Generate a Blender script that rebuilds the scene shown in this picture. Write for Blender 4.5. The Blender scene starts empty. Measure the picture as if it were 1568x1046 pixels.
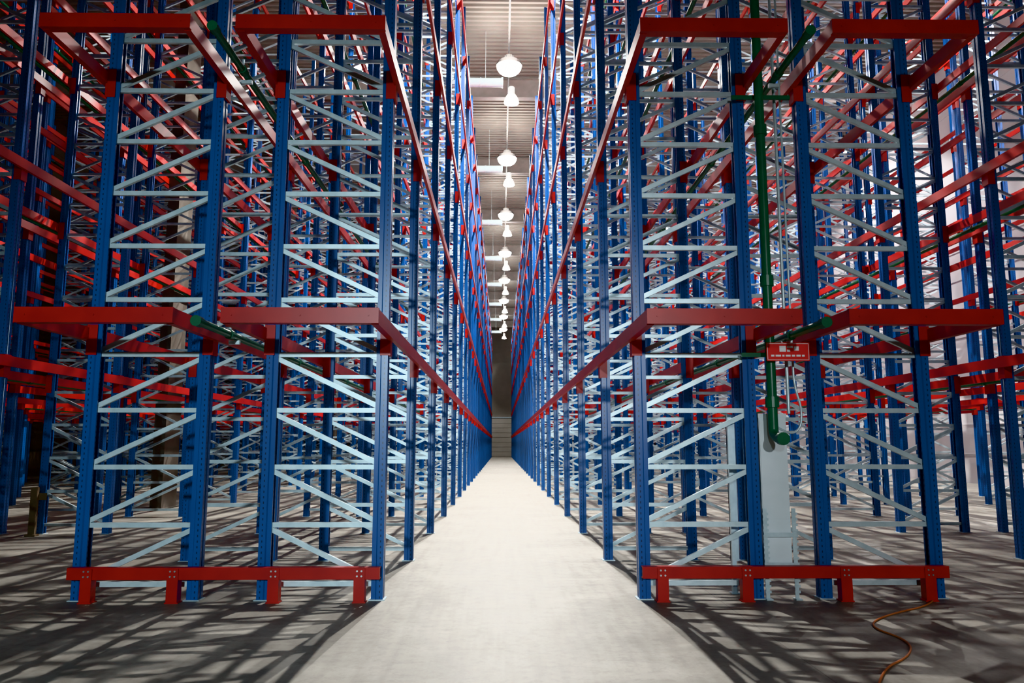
import bpy, math, random
from mathutils import Vector, Matrix
random.seed(7)
S=bpy.context.scene
COL=S.collection

# ---------------- materials ----------------
def newmat(name):
    m=bpy.data.materials.new(name); m.use_nodes=True
    nt=m.node_tree; b=nt.nodes['Principled BSDF']
    return m,nt,b
def N(nt,t,**k):
    n=nt.nodes.new(t)
    for a,v in k.items(): setattr(n,a,v)
    return n
def paint(name,c1,c2,rough=.35,metal=0.0,scale=3.0,bump=.02):
    m,nt,b=newmat(name)
    tc=N(nt,'ShaderNodeTexCoord'); no=N(nt,'ShaderNodeTexNoise'); no.inputs['Scale'].default_value=scale; no.inputs['Detail'].default_value=4
    cr=N(nt,'ShaderNodeValToRGB'); cr.color_ramp.elements[0].color=(*c1,1); cr.color_ramp.elements[1].color=(*c2,1)
    cr.color_ramp.elements[0].position=.35; cr.color_ramp.elements[1].position=.65
    nt.links.new(tc.outputs['Object'],no.inputs['Vector']); nt.links.new(no.outputs['Fac'],cr.inputs['Fac'])
    nt.links.new(cr.outputs['Color'],b.inputs['Base Color'])
    b.inputs['Roughness'].default_value=rough; b.inputs['Metallic'].default_value=metal
    return m
M_RED=paint('red_painted_steel',(.34,.010,.005),(.43,.015,.007),.4)
M_GREEN=paint('green_painted_pipe',(.004,.075,.026),(.008,.11,.04),.35)
M_GALV=paint('galvanised_steel',(.56,.68,.72),(.70,.82,.86),.32,.25,8)
M_WHITE=paint('white_sheet_metal',(.70,.77,.80),(.78,.84,.87),.45)
M_SIGNW=paint('sign_white',(.85,.85,.85),(.9,.9,.9),.5)
M_SIGNR=paint('sign_red',(.65,.02,.015),(.7,.03,.02),.5)
M_WOOD=paint('raw_timber',(.11,.08,.05),(.16,.12,.08),.8)
M_CABLE=paint('orange_cable',(.45,.13,.04),(.5,.17,.05),.5)
M_BOLT=paint('zinc_bolt',(.6,.6,.6),(.7,.7,.7),.3,.8)
M_CONC=paint('column_concrete',(.10,.085,.07),(.14,.12,.10),.85,0,2)
M_CEIL=paint('ceiling_deck_metal',(.30,.27,.235),(.36,.33,.29),.5,.2,.6)
M_GIRD=paint('girder_paint',(.40,.37,.33),(.47,.43,.39),.5)
M_TRAY=paint('dark_tray_steel',(.08,.075,.07),(.11,.10,.10),.5,.4)
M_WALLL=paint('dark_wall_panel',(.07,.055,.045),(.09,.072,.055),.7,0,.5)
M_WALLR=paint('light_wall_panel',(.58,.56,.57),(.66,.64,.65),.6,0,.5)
M_WALLF=paint('far_wall_panel',(.33,.31,.27),(.39,.36,.32),.6,0,.5)
M_DOOR=paint('door_panel_grey',(.55,.52,.46),(.62,.59,.53),.6,0,.5)
M_LAMP=paint('lamp_housing_alu',(.35,.35,.35),(.42,.42,.42),.35,.7)
# blue upright, dark of the slot holes put into the colour (UV in metres)
M_BLUE,nt,b=newmat('blue_upright_dark_slots')
uv=N(nt,'ShaderNodeUVMap'); sx=N(nt,'ShaderNodeSeparateXYZ'); nt.links.new(uv.outputs['UV'],sx.inputs[0])
def math_(op,a,bv=None,c=None):
    n=N(nt,'ShaderNodeMath',operation=op)
    for i,v in enumerate((a,bv,c)):
        if v is None: continue
        if isinstance(v,(int,float)): n.inputs[i].default_value=v
        else: nt.links.new(v,n.inputs[i])
    return n.outputs[0]
fr=math_('FRACT',math_('MULTIPLY',sx.outputs[1],20.0))
m1=math_('LESS_THAN',math_('ABSOLUTE',math_('SUBTRACT',fr,.5)),.2)
m2=math_('LESS_THAN',math_('ABSOLUTE',math_('SUBTRACT',math_('ABSOLUTE',sx.outputs[0]),.03)),.005)
mask=math_('MULTIPLY',m1,m2)
mx=N(nt,'ShaderNodeMix',data_type='RGBA'); nt.links.new(mask,mx.inputs['Factor'])
tc=N(nt,'ShaderNodeTexCoord'); no=N(nt,'ShaderNodeTexNoise'); no.inputs['Scale'].default_value=2
cr=N(nt,'ShaderNodeValToRGB'); cr.color_ramp.elements[0].color=(.003,.065,.24,1); cr.color_ramp.elements[1].color=(.005,.095,.34,1)
nt.links.new(tc.outputs['Object'],no.inputs['Vector']); nt.links.new(no.outputs['Fac'],cr.inputs['Fac'])
nt.links.new(cr.outputs['Color'],mx.inputs['A']); mx.inputs['B'].default_value=(.002,.015,.06,1)
nt.links.new(mx.outputs['Result'],b.inputs['Base Color']); b.inputs['Roughness'].default_value=.3
b.inputs['Specular IOR Level'].default_value=.6
# floor
M_FLOOR,nt,b=newmat('polished_concrete_floor')
tc=N(nt,'ShaderNodeTexCoord')
n1=N(nt,'ShaderNodeTexNoise'); n1.inputs['Scale'].default_value=1.1; n1.inputs['Detail'].default_value=10; n1.inputs['Roughness'].default_value=.68
n2=N(nt,'ShaderNodeTexNoise'); n2.inputs['Scale'].default_value=9; n2.inputs['Detail'].default_value=8; n2.inputs['Roughness'].default_value=.75
mp=N(nt,'ShaderNodeMapping'); mp.inputs['Scale'].default_value=(7,.5,1)
n3=N(nt,'ShaderNodeTexNoise'); n3.inputs['Scale'].default_value=1.5; n3.inputs['Detail'].default_value=5
for n in (n1,n2): nt.links.new(tc.outputs['Object'],n.inputs['Vector'])
nt.links.new(tc.outputs['Object'],mp.inputs['Vector']); nt.links.new(mp.outputs['Vector'],n3.inputs['Vector'])
c1=N(nt,'ShaderNodeValToRGB'); c1.color_ramp.elements[0].position=.33; c1.color_ramp.elements[1].position=.67
c1.color_ramp.elements[0].color=(.245,.228,.195,1); c1.color_ramp.elements[1].color=(.40,.38,.34,1)
nt.links.new(n1.outputs['Fac'],c1.inputs['Fac'])
c2=N(nt,'ShaderNodeValToRGB'); c2.color_ramp.elements[0].position=.28; c2.color_ramp.elements[1].position=.52
c2.color_ramp.elements[0].color=(.72,.71,.69,1); c2.color_ramp.elements[1].color=(1,1,1,1)
nt.links.new(n2.outputs['Fac'],c2.inputs['Fac'])
c3=N(nt,'ShaderNodeValToRGB'); c3.color_ramp.elements[0].position=.3; c3.color_ramp.elements[1].position=.55
c3.color_ramp.elements[0].color=(.86,.85,.84,1); c3.color_ramp.elements[1].color=(1,1,1,1)
nt.links.new(n3.outputs['Fac'],c3.inputs['Fac'])
ma=N(nt,'ShaderNodeMix',data_type='RGBA',blend_type='MULTIPLY'); ma.inputs['Factor'].default_value=1
mb=N(nt,'ShaderNodeMix',data_type='RGBA',blend_type='MULTIPLY'); mb.inputs['Factor'].default_value=1
nt.links.new(c1.outputs['Color'],ma.inputs['A']); nt.links.new(c2.outputs['Color'],ma.inputs['B'])
nt.links.new(ma.outputs['Result'],mb.inputs['A']); nt.links.new(c3.outputs['Color'],mb.inputs['B'])
# saw-cut joints
sx=N(nt,'ShaderNodeSeparateXYZ'); nt.links.new(tc.outputs['Object'],sx.inputs[0])
jx=math_('LESS_THAN',math_('ABSOLUTE',math_('SUBTRACT',math_('FRACT',math_('DIVIDE',math_('ADD',sx.outputs[0],2.6-1.6),6.0)),.5)),.0008)
jy=math_('LESS_THAN',math_('ABSOLUTE',math_('SUBTRACT',math_('FRACT',math_('DIVIDE',math_('ADD',sx.outputs[1],.7),6.0)),.5)),.0008)
jm=math_('MAXIMUM',jx,jy)
mc=N(nt,'ShaderNodeMix',data_type='RGBA'); nt.links.new(math_('MULTIPLY',jm,.5),mc.inputs['Factor'])
nt.links.new(mb.outputs['Result'],mc.inputs['A']); mc.inputs['B'].default_value=(.15,.14,.12,1)
nt.links.new(mc.outputs['Result'],b.inputs['Base Color'])
rr=N(nt,'ShaderNodeMapRange'); rr.inputs['To Min'].default_value=.40; rr.inputs['To Max'].default_value=.65
b.inputs['Specular IOR Level'].default_value=.3
nt.links.new(n1.outputs['Fac'],rr.inputs['Value']); nt.links.new(rr.outputs['Result'],b.inputs['Roughness'])
bp=N(nt,'ShaderNodeBump'); bp.inputs['Strength'].default_value=.03; bp.inputs['Distance'].default_value=.01
nt.links.new(n2.outputs['Fac'],bp.inputs['Height']); nt.links.new(bp.outputs['Normal'],b.inputs['Normal'])
def emis(name,c,s):
    m,nt,b=newmat(name); b.inputs['Base Color'].default_value=(*c,1)
    b.inputs['Emission Color'].default_value=(*c,1); b.inputs['Emission Strength'].default_value=s
    return m
M_EM=emis('lamp_glow',(1,.98,.93),60)

# ---------------- mesh builder ----------------
class MB:
    def __init__(s,mats): s.v=[];s.f=[];s.m=[];s.uv=[];s.mats=mats
    def quad(s,pts,mi,uvs=None):
        i=len(s.v); s.v+= [tuple(p) for p in pts]; s.f.append(tuple(range(i,i+len(pts)))); s.m.append(mi)
        s.uv.append(uvs or [(9,9)]*len(pts))
    def box(s,x0,x1,y0,y1,z0,z1,mi):
        p=[(x0,y0,z0),(x1,y0,z0),(x1,y1,z0),(x0,y1,z0),(x0,y0,z1),(x1,y0,z1),(x1,y1,z1),(x0,y1,z1)]
        i=len(s.v); s.v+=p
        for f in ((0,3,2,1),(4,5,6,7),(0,1,5,4),(1,2,6,5),(2,3,7,6),(3,0,4,7)):
            s.f.append(tuple(i+k for k in f)); s.m.append(mi); s.uv.append([(9,9)]*4)
    def upright(s,x,y,z0,z1,sg,mi):
        P=[(.055,-.014),(.045,-.010),(.045,.010),(.055,.014),(.055,.060),(-.005,.060),(-.015,.046),(-.055,.046),(-.055,.026)]
        P=[(.055,-.014),(.055,-.060),(-.005,-.060),(-.015,-.046),(-.055,-.046),(-.055,-.026)][::-1]+P[1:]
        for a,b in zip(P,P[1:]):
            pts=[(x+sg*a[0],y+a[1],z0),(x+sg*b[0],y+b[1],z0),(x+sg*b[0],y+b[1],z1),(x+sg*a[0],y+a[1],z1)]
            if abs(a[0]-b[0])<1e-4: ua,ub=a[1],b[1]
            elif abs(a[0]-b[0])>.05: ua,ub=a[0]+.005,b[0]+.005
            else: ua=ub=9
            s.quad(pts,mi,[(ua,z0),(ub,z0),(ub,z1),(ua,z1)])
    def channel(s,a,b,w,d,mi):
        a=Vector(a);b=Vector(b); dr=(b-a).normalized(); up=Vector((-dr.z,0,dr.x))*w/2; dy=Vector((0,d,0)); lip=up*.55
        s.quad([a-up,b-up,b+up,a+up],mi)
        s.quad([a+up,b+up,b+up+dy,a+up+dy],mi)
        s.quad([a-up,b-up,b-up+dy,a-up+dy],mi)
        s.quad([a+up+dy,b+up+dy,b+lip+dy,a+lip+dy],mi)
        s.quad([a-up+dy,b-up+dy,b-lip+dy,a-lip+dy],mi)
    def cyl(s,c,axis,r,l,n,mi,r2=None):
        c=Vector(c); axis=Vector(axis).normalized(); q=axis.to_track_quat('Z','Y'); r2=r if r2 is None else r2
        i=len(s.v)
        for k in range(n):
            t=2*math.pi*k/n; s.v.append(tuple(c+q@Vector((r*math.cos(t),r*math.sin(t),0))))
        for k in range(n):
            t=2*math.pi*k/n; s.v.append(tuple(c+q@Vector((r2*math.cos(t),r2*math.sin(t),l))))
        for k in range(n):
            s.f.append((i+k,i+(k+1)%n,i+n+(k+1)%n,i+n+k)); s.m.append(mi); s.uv.append([(9,9)]*4)
        s.f.append(tuple(i+k for k in reversed(range(n)))); s.m.append(mi); s.uv.append([(9,9)]*n)
        s.f.append(tuple(i+n+k for k in range(n))); s.m.append(mi); s.uv.append([(9,9)]*n)
    def mesh(s,name):
        me=bpy.data.meshes.new(name); me.from_pydata(s.v,[],s.f)
        for m in s.mats: me.materials.append(m)
        me.polygons.foreach_set('material_index',s.m)
        ul=me.uv_layers.new(name='UVMap'); fl=[]
        for u in s.uv:
            for a in u: fl+= [a[0],a[1]]
        ul.data.foreach_set('uv',fl); me.update(); return me
def obj(name,me,loc=(0,0,0),parent=None):
    o=bpy.data.objects.new(name,me); COL.objects.link(o); o.location=loc
    if parent: o.parent=parent
    return o
def empty(name,loc=(0,0,0)):
    o=bpy.data.objects.new(name,None); COL.objects.link(o); o.location=loc; o.empty_display_size=.3; return o

# ---------------- dimensions ----------------
D0=7.36; NB=30; RH=14.4
ROWS=[0]+[2.42+2.95*i for i in range(NB-1)]
LV=[2.52,5.09,7.66,10.23,12.8]
CX=.10
def rack_mesh(name,sg):
    mb=MB([M_BLUE,M_RED,M_GALV,M_BOLT])
    for r,y in enumerate(ROWS):
        for s in (-1,1):
            mb.upright(s*.52,y,0.006,RH,s,0)
            mb.box(s*.52-.075,s*.52+.075,y-.08,y+.08,0,.008,2)
        zz=[.14+.53*k for k in range(27)]
        for k,z in enumerate(zz):
            mb.channel((-.50,y-.022,z),(.50,y-.022,z),.045,.035,2)
            if k<26:
                d=sg if (r<3 or (k+r)%2==0) else -sg
                a,b=z+.03,zz[k+1]-.03
                if d>0: p,q=(-.50,y-.020,a),(.50,y-.020,b)
                else: p,q=(-.50,y-.020,b),(.50,y-.020,a)
                mb.channel(p,q,.045,.035,2)
        if r<5:
            for k,z in enumerate(zz):
                for s in (-1,1): mb.cyl((s*.485,y-.024,z),(0,-1,0),.011,.01,6,3)
        for L in LV:
            for s in (-1,1):
                x0,x1=sorted((s*.50,s*.580)); mb.box(x0,x1,y-.064,y-.060,L-.27,L+.02,1)
                x0,x1=sorted((s*.576,s*.598)); mb.box(x0,x1,y-.066,y+.066,L-.27,L+.02,1)
    yF=6.30-D0
    ye=ROWS[-1]+.06
    for L in LV:
        for s in (-1,1):
            x0,x1=sorted((s*.599,s*.640)); mb.box(x0,x1,yF,ye,L-.13,L,1)
            x0,x1=sorted((s*.58,s*.599)); mb.box(x0,x1,yF,-.07,L-.13,L-.01,1)
        mb.box(-.645,.645,yF-.045,yF-.002,L-.125,L+.003,1)
        mb.box(-.60,.60,yF-.002,yF+.05,L-.012,L-.002,1)
        mb.box(-.60,.60,yF-.002,yF+.05,L-.125,L-.115,1)
        for x in (-.56,0,.56):
            mb.cyl((x,yF-.045,L-.06),(0,-1,0),.009,.006,6,1)
    return mb.mesh(name)
ME_A=rack_mesh('pallet_rack_mesh_a',1)
ME_B=rack_mesh('pallet_rack_mesh_b',-1)
P=5.18
pairs=[CX+k*P for k in (-3.5,-2.5,-1.5,-.5,.5,1.5,2.5)]
for c in pairs:
    obj('pallet_rack',ME_A,(c-.84,D0,0))
    obj('pallet_rack',ME_B,(c+.84,D0,0))
# guard rails
mb=MB([M_RED,M_BOLT])
mb.box(-1.40,1.40,-.02,.02,.205,.31,0)
mb.box(-1.40,1.40,.02,.06,.30,.31,0); mb.box(-1.40,1.40,.02,.06,.205,.215,0)
for x in (-1.22,-.45,.45,1.22):
    mb.box(x-.05,x+.05,-.032,-.021,0.01,.30,0)
    mb.box(x-.05,x-.04,-.021,.06,0.01,.20,0); mb.box(x+.04,x+.05,-.021,.06,0.01,.20,0)
    mb.box(x-.06,x+.06,-.035,.07,0,.01,0)
    for z in (.235,.28):
        for dx in (-.02,.02): mb.cyl((x+dx,-.032,z),(0,-1,0),.009,.008,6,1)
GM=mb.mesh('guard_rail_mesh')
for c in pairs: obj('rack_guard_rail',GM,(c,7.2,0))
# green sprinkler lines in flue
mb=MB([M_GREEN,M_GALV])
for L in LV:
    z=L-.11
    mb.cyl((0,6.28-D0,z),(0,1,0),.035,ROWS[-1]+1.3,14,0)
    mb.cyl((0,6.24-D0,z),(0,1,0),.046,.09,14,0)
    for y in ROWS:
        mb.cyl((0,y-.35,z),(0,1,0),.045,.08,12,0)
        mb.cyl((0,y-.31,z+.03),(0,0,1),.012,.08,8,1)
    mb.box(-.05,.05,-.20,-.165,z-.075,z-.038,1)
SM=mb.mesh('sprinkler_line_mesh')
cc=CX-1.5*P
for c in pairs: obj('sprinkler_pipe',SM,(c+(.13 if abs(c-cc)<.1 else 0),D0,0))

def tube(name,pts,r,mat,parent=None,kind='POLY',res=8):
    cu=bpy.data.curves.new(name,'CURVE'); cu.dimensions='3D'; cu.bevel_depth=r; cu.bevel_resolution=res//2; cu.use_fill_caps=True
    sp=cu.splines.new(kind)
    sp.points.add(len(pts)-1)
    for q,p in zip(sp.points,pts): q.co=(*p,1)
    if kind=='NURBS': sp.use_endpoint_u=True; sp.order_u=3
    cu.materials.append(mat)
    return obj(name,cu,(0,0,0),parent)
R=empty('sprinkler_riser',(0,0,0))
xr=2.53; yr=7.16
tube('riser_tube',[(xr,yr,14.2),(xr,yr,1.62),(xr,yr-.0,1.50),(xr,yr-.12,1.46),(xr,yr-.2,1.46)],.045,M_GREEN,R,'NURBS')
mb=MB([M_GREEN,M_GALV])
for z in (1.75,2.9,4.4,5.9,8.5,11): mb.cyl((xr,yr,z),(0,0,1),.062,.10,16,0)
mb.cyl((xr,yr-.25,1.46),(0,1,0),.058,.06,16,0)
for z in (2.25,4.82): mb.box(xr-.25,xr+.33,yr+.05,yr+.075,z-.02,z+.02,0)
obj('riser_couplings',mb.mesh('riser_couplings'),(0,0,0),R)
C=empty('electrical_conduit')
tube('conduit_tube',[(2.79,7.30,14.2),(2.79,7.30,2.2),(2.80,7.30,1.95),(2.86,7.30,1.75),(2.84,7.30,1.55),(2.72,7.30,1.50),(2.60,7.28,1.58)],.011,M_GALV,C,'NURBS')
tube('conduit_tube_b',[(2.74,7.32,14.2),(2.74,7.32,1.7)],.016,M_GALV,C)
mb=MB([M_WHITE,M_GALV])
mb.box(2.44,2.70,7.30,7.50,.30,1.68,0)
mb.box(2.435,2.705,7.295,7.505,1.66,1.70,0)
mb.box(2.445,2.695,7.292,7.299,.72,1.64,0)
for x in (2.435,2.705):
    mb.box(x,x+.035,7.27,7.28,0.01,.82,1); 
    for z in [.06+.05*i for i in range(15)]: mb.box(x-.006,x+.047,7.262,7.270,z,z+.022,1)
    mb.box(x-.005,x+.055,7.24,7.34,0,.01,1)
mb.box(2.435,2.74,7.265,7.278,.56,.60,1); mb.box(2.435,2.74,7.265,7.278,.30,.33,1)
obj('valve_cabinet',mb.mesh('valve_cabinet'))
mb=MB([M_GALV]); mb.box(2.22,2.26,7.56,7.62,.0,1.7,0); mb.box(2.20,2.28,7.54,7.64,0,.01,0); mb.box(2.22,2.30,7.60,7.62,.3,1.7,0)
obj('strut_post',mb.mesh('strut_post'))
mb=MB([M_SIGNR,M_SIGNW])
mb.box(-.20,.20,0,.006,-.085,.085,0)
e=.078; mb.box(-.193,.193,-.002,0,e-.004,e,1); mb.box(-.193,.193,-.002,0,-e,-e+.004,1); mb.box(-.193,-.189,-.002,0,-e,e,1); mb.box(.189,.193,-.002,0,-e,e,1)
mb.box(-.08,-.02,-.003,0,.0,.055,1); mb.box(-.01,.045,-.003,0,.035,.055,1); mb.box(-.01,.02,-.003,0,.0,.02,1); mb.box(.055,.10,-.003,0,.01,.05,1)
x=-.16
for w in (.03,.05,.02,.045,.03,.04,.025): 
    mb.box(x,x+w,-.003,0,-.045,-.028,1); x+=w+.012
obj('safety_sign',mb.mesh('safety_sign'),(2.66,7.05,2.26))
# ---------- lamps ----------
def lathe(mb,prof,n,mi):
    i=len(mb.v)
    for r,z in prof:
        for k in range(n):
            t=2*math.pi*k/n; mb.v.append((r*math.cos(t),r*math.sin(t),z))
    for j in range(len(prof)-1):
        for k in range(n):
            mb.f.append((i+j*n+k,i+j*n+(k+1)%n,i+(j+1)*n+(k+1)%n,i+(j+1)*n+k)); mb.m.append(mi); mb.uv.append([(9,9)]*4)
# flat round high-bay fixture close to the ceiling
mb=MB([M_TRAY,M_EM])
lathe(mb,[(.001,.42),(.12,.42),(.14,.40),(.14,.24),(.34,.20),(.44,.14),(.48,.05),(.48,0),(.455,0)],28,0)
mb.cyl((0,0,.42),(0,0,1),.008,.37,6,0)
lathe(mb,[(.455,.0),(.44,-.10),(.38,-.20),(.28,-.28),(.15,-.32),(.001,-.335)],28,1)
for j in range(12):
    t=2*math.pi*j/12; mb.box(.16*math.cos(t)-.015,.16*math.cos(t)+.015,.16*math.sin(t)-.015,.16*math.sin(t)+.015,.2,.38,0)
LM=mb.mesh('round_high_bay_mesh')
def lampmesh(name,k,stem,dome):
    mb=MB([M_LAMP,M_EM,M_TRAY])
    lathe(mb,[(.001,.62),(.10,.62),(.11,.60),(.11,.36),(.14*k,.34),(.20*k,.26),(.27*k,.14),(.30*k,.02),(.31*k,0),(.295*k,0),(.285*k,.02)],24,0)
    mb.cyl((0,0,.62),(0,0,1),.008,stem,6,2)
    lathe(mb,[(.285*k,.0),(.28*k,-.3*dome),(.24*k,-.6*dome),(.14*k,-.9*dome),(.001,-dome)],24,1)
    for j in range(10):
        t=2*math.pi*j/10; mb.box(.1*math.cos(t)-.012,.1*math.cos(t)+.012,.1*math.sin(t)-.012,.1*math.sin(t)+.012,.37,.60,0)
    return mb.mesh(name)
LM2=lampmesh('pendant_lamp_mesh',.95,.05,.05)
ZL=15.2
def lamp(x,y,p,c=(1,.975,.93),up=0):
    e=empty('high_bay_lamp',(x,y,ZL))
    obj('lamp_body',LM,(0,0,0),e)
    l=bpy.data.lights.new('lamp_light','SPOT'); l.energy=p; l.color=c; l.shadow_soft_size=.06; l.spot_size=math.radians(146); l.spot_blend=.5
    o=bpy.data.objects.new('lamp_light',l); COL.objects.link(o); o.parent=e; o.location=(0,0,-.42)
    if up:
        l=bpy.data.lights.new('lamp_spill','POINT'); l.energy=up; l.color=c; l.shadow_soft_size=.3
        o=bpy.data.objects.new('lamp_spill',l); COL.objects.link(o); o.parent=e; o.location=(0,-.85,.1)
        obj('pendant_lamp',LM2,(x+.10,y+.8,ZL-1.05))
for k in range(9): lamp(.28,17.5+9.2*k,[10500,12500,7000,5000,4000,3400,2800,2300,1800][k],up=[420,420,380,330,300,260,240,220,200][k])
for k in range(2): 
    lamp(-4.95,26.7+28*k,300); lamp(-10.1,20+28*k,300)
    lamp(5.4,26.7+28*k,1100); lamp(10.6,20+28*k,2200)
for k in range(3): lamp(15.9,14+20*k,7500,(1,.98,.98))
# wall floodlight behind the viewer, plus an added fill on the right
mb=MB([M_LAMP,M_EM]); mb.box(-.25,.25,-.12,.0,-.18,.18,0); mb.box(-.22,.22,.0,.01,-.15,.15,1); mb.box(-.03,.03,-.4,-.12,-.03,.03,0)
FM=mb.mesh('flood_fill_body')
def flood(x,en,tgt,col,ang):
    F=empty('wall_flood_and_fill',(x,-11.6,4.6)); obj('flood_fill_body',FM,(0,0,0),F)
    l=bpy.data.lights.new('flood_fill_beam','SPOT'); l.energy=en; l.color=col; l.shadow_soft_size=.2; l.spot_size=math.radians(ang); l.spot_blend=1
    o=bpy.data.objects.new('flood_fill_beam',l); COL.objects.link(o); o.parent=F; o.location=(0,.05,0)
    o.rotation_euler=(Vector(tgt)-Vector((x,-11.55,4.6))).to_track_quat('-Z','Y').to_euler()
flood(-1.8,7500,(-2.3,7.4,1.5),(.74,.93,1),34)
flood(2.6,3800,(2.9,7.4,1.7),(.88,.96,1),32)  # added fill light to lift the right frames, sign and cabinet

# ---------- room ----------
XL,XR,YB,YF,ZC=-21.5,17.6,-12.,99.,17.0
mb=MB([M_FLOOR]); mb.box(XL,XR,YB,YF,-.2,0,0); obj('floor',mb.mesh('floor'))
mb=MB([M_CEIL]); y=YB; st=.30
while y<YF:
    pr=[(y,ZC),(y+.12,ZC),(y+.16,ZC+.12),(y+.26,ZC+.12),(y+st,ZC)]
    for a,b in zip(pr,pr[1:]): mb.quad([(XL,a[0],a[1]),(XR,a[0],a[1]),(XR,b[0],b[1]),(XL,b[0],b[1])],0)
    y+=st
mb.box(XL,XR,YB,YF,ZC+.13,ZC+.3,0)
obj('ceiling',mb.mesh('ceiling'))
def ribwall(name,axis,pos,a0,a1,mat,sgn):
    mb=MB([mat]); 
    if axis=='x':
        mb.box(min(pos,pos+sgn*.2),max(pos,pos+sgn*.2),a0,a1,0,ZC+.3,0)
        z=1.1
        while z<ZC: mb.box(min(pos,pos-sgn*.015),max(pos,pos-sgn*.015),a0,a1,z-.03,z,0); z+=1.1
    else:
        mb.box(a0,a1,min(pos,pos+sgn*.2),max(pos,pos+sgn*.2),0,ZC+.3,0)
        z=1.1
        while z<ZC: mb.box(a0,a1,min(pos,pos-sgn*.015),max(pos,pos-sgn*.015),z-.03,z,0); z+=1.1
    return obj(name,mb.mesh(name))
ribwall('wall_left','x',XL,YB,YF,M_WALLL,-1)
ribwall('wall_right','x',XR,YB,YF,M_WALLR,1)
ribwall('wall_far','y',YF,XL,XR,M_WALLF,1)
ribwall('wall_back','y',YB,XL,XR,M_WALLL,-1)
mb=MB([M_GIRD])
yy=[]; y=-.9
while y<98: yy.append(y); y+=9.2
for y in yy:
    y=y+4.6
    if y>96: continue
    mb.box(XL,XR,y-.15,y+.15,16.1,16.13,0); mb.box(XL,XR,y-.15,y+.15,16.93,16.96,0); mb.box(XL,XR,y-.015,y+.015,16.13,16.93,0)
obj('roof_girders',mb.mesh('roof_girders'))
mb=MB([M_TRAY])
for x in (.28,-4.95,-10.1,5.4,10.6):
    mb.box(x-.03,x+.03,-5,95,16.0,16.05,0)
obj('cable_tray',mb.mesh('cable_tray'))
mb=MB([M_GALV])
for y in yy:
    y+=.8
    mb.cyl((-1.9,y,14.95),(1,0,0),.17,1.95,16,0); mb.cyl((0,y,14.95),(1,0,0),.195,.06,16,0); mb.cyl((-.8,y,14.95),(1,0,0),.185,.04,16,0)
    mb.box(-1.7,-1.67,y-.02,y+.02,15.0,17,0); mb.box(-.6,-.59,y-.008,y+.008,15.1,17,0)
obj('ventilation_duct',mb.mesh('ventilation_duct'))
for y in (18.1,36,54,72,90):
    mb=MB([M_CONC]); mb.box(-.19,.07,-.4,.4,0,16.9,0); mb.box(-.195,.075,-.41,.41,0,.02,0)
    obj('concrete_column',mb.mesh('concrete_column'),(cc,y,0))
mb=MB([M_DOOR,M_GALV])
for i in range(8): mb.box(-1.4,1.6,98.90,98.96,.02+.6*i,.6*i+.59,0)
mb.box(-1.55,-1.4,98.85,98.98,0,4.95,1); mb.box(1.6,1.75,98.85,98.98,0,4.95,1); mb.box(-1.55,1.75,98.85,98.98,4.85,5.0,1)
obj('door_1',mb.mesh('door_1'))
mb=MB([M_WOOD]); mb.box(-.05,.05,-.03,.03,0,.75,0); mb.box(-.08,.08,-.06,.06,0,.03,0); mb.box(-.045,.16,.03,.05,.55,.66,0)
obj('wooden_post',mb.mesh('wooden_post'),(-7.3,12.4,0))
tube('floor_cable',[(2.05,4.4,.008),(2.35,5.0,.008),(2.75,5.35,.008),(2.95,5.75,.008),(2.85,6.2,.008),(3.2,6.6,.008),(3.9,7.05,.008),(4.1,7.5,.008)],.007,M_CABLE,None,'NURBS')

# ---------- world, camera ----------
w=bpy.data.worlds.new('world'); S.world=w; w.use_nodes=True
w.node_tree.nodes['Background'].inputs[0].default_value=(.05,.06,.08,1)
cam=bpy.data.cameras.new('camera'); co=bpy.data.objects.new('camera',cam); COL.objects.link(co)
cam.sensor_width=36; cam.lens=36*1180/1568; cam.clip_end=300
co.location=(0,0,1.4); co.rotation_euler=(math.radians(97.68),0,math.radians(-.83))
S.camera=co
S.view_settings.view_transform='Khronos PBR Neutral'
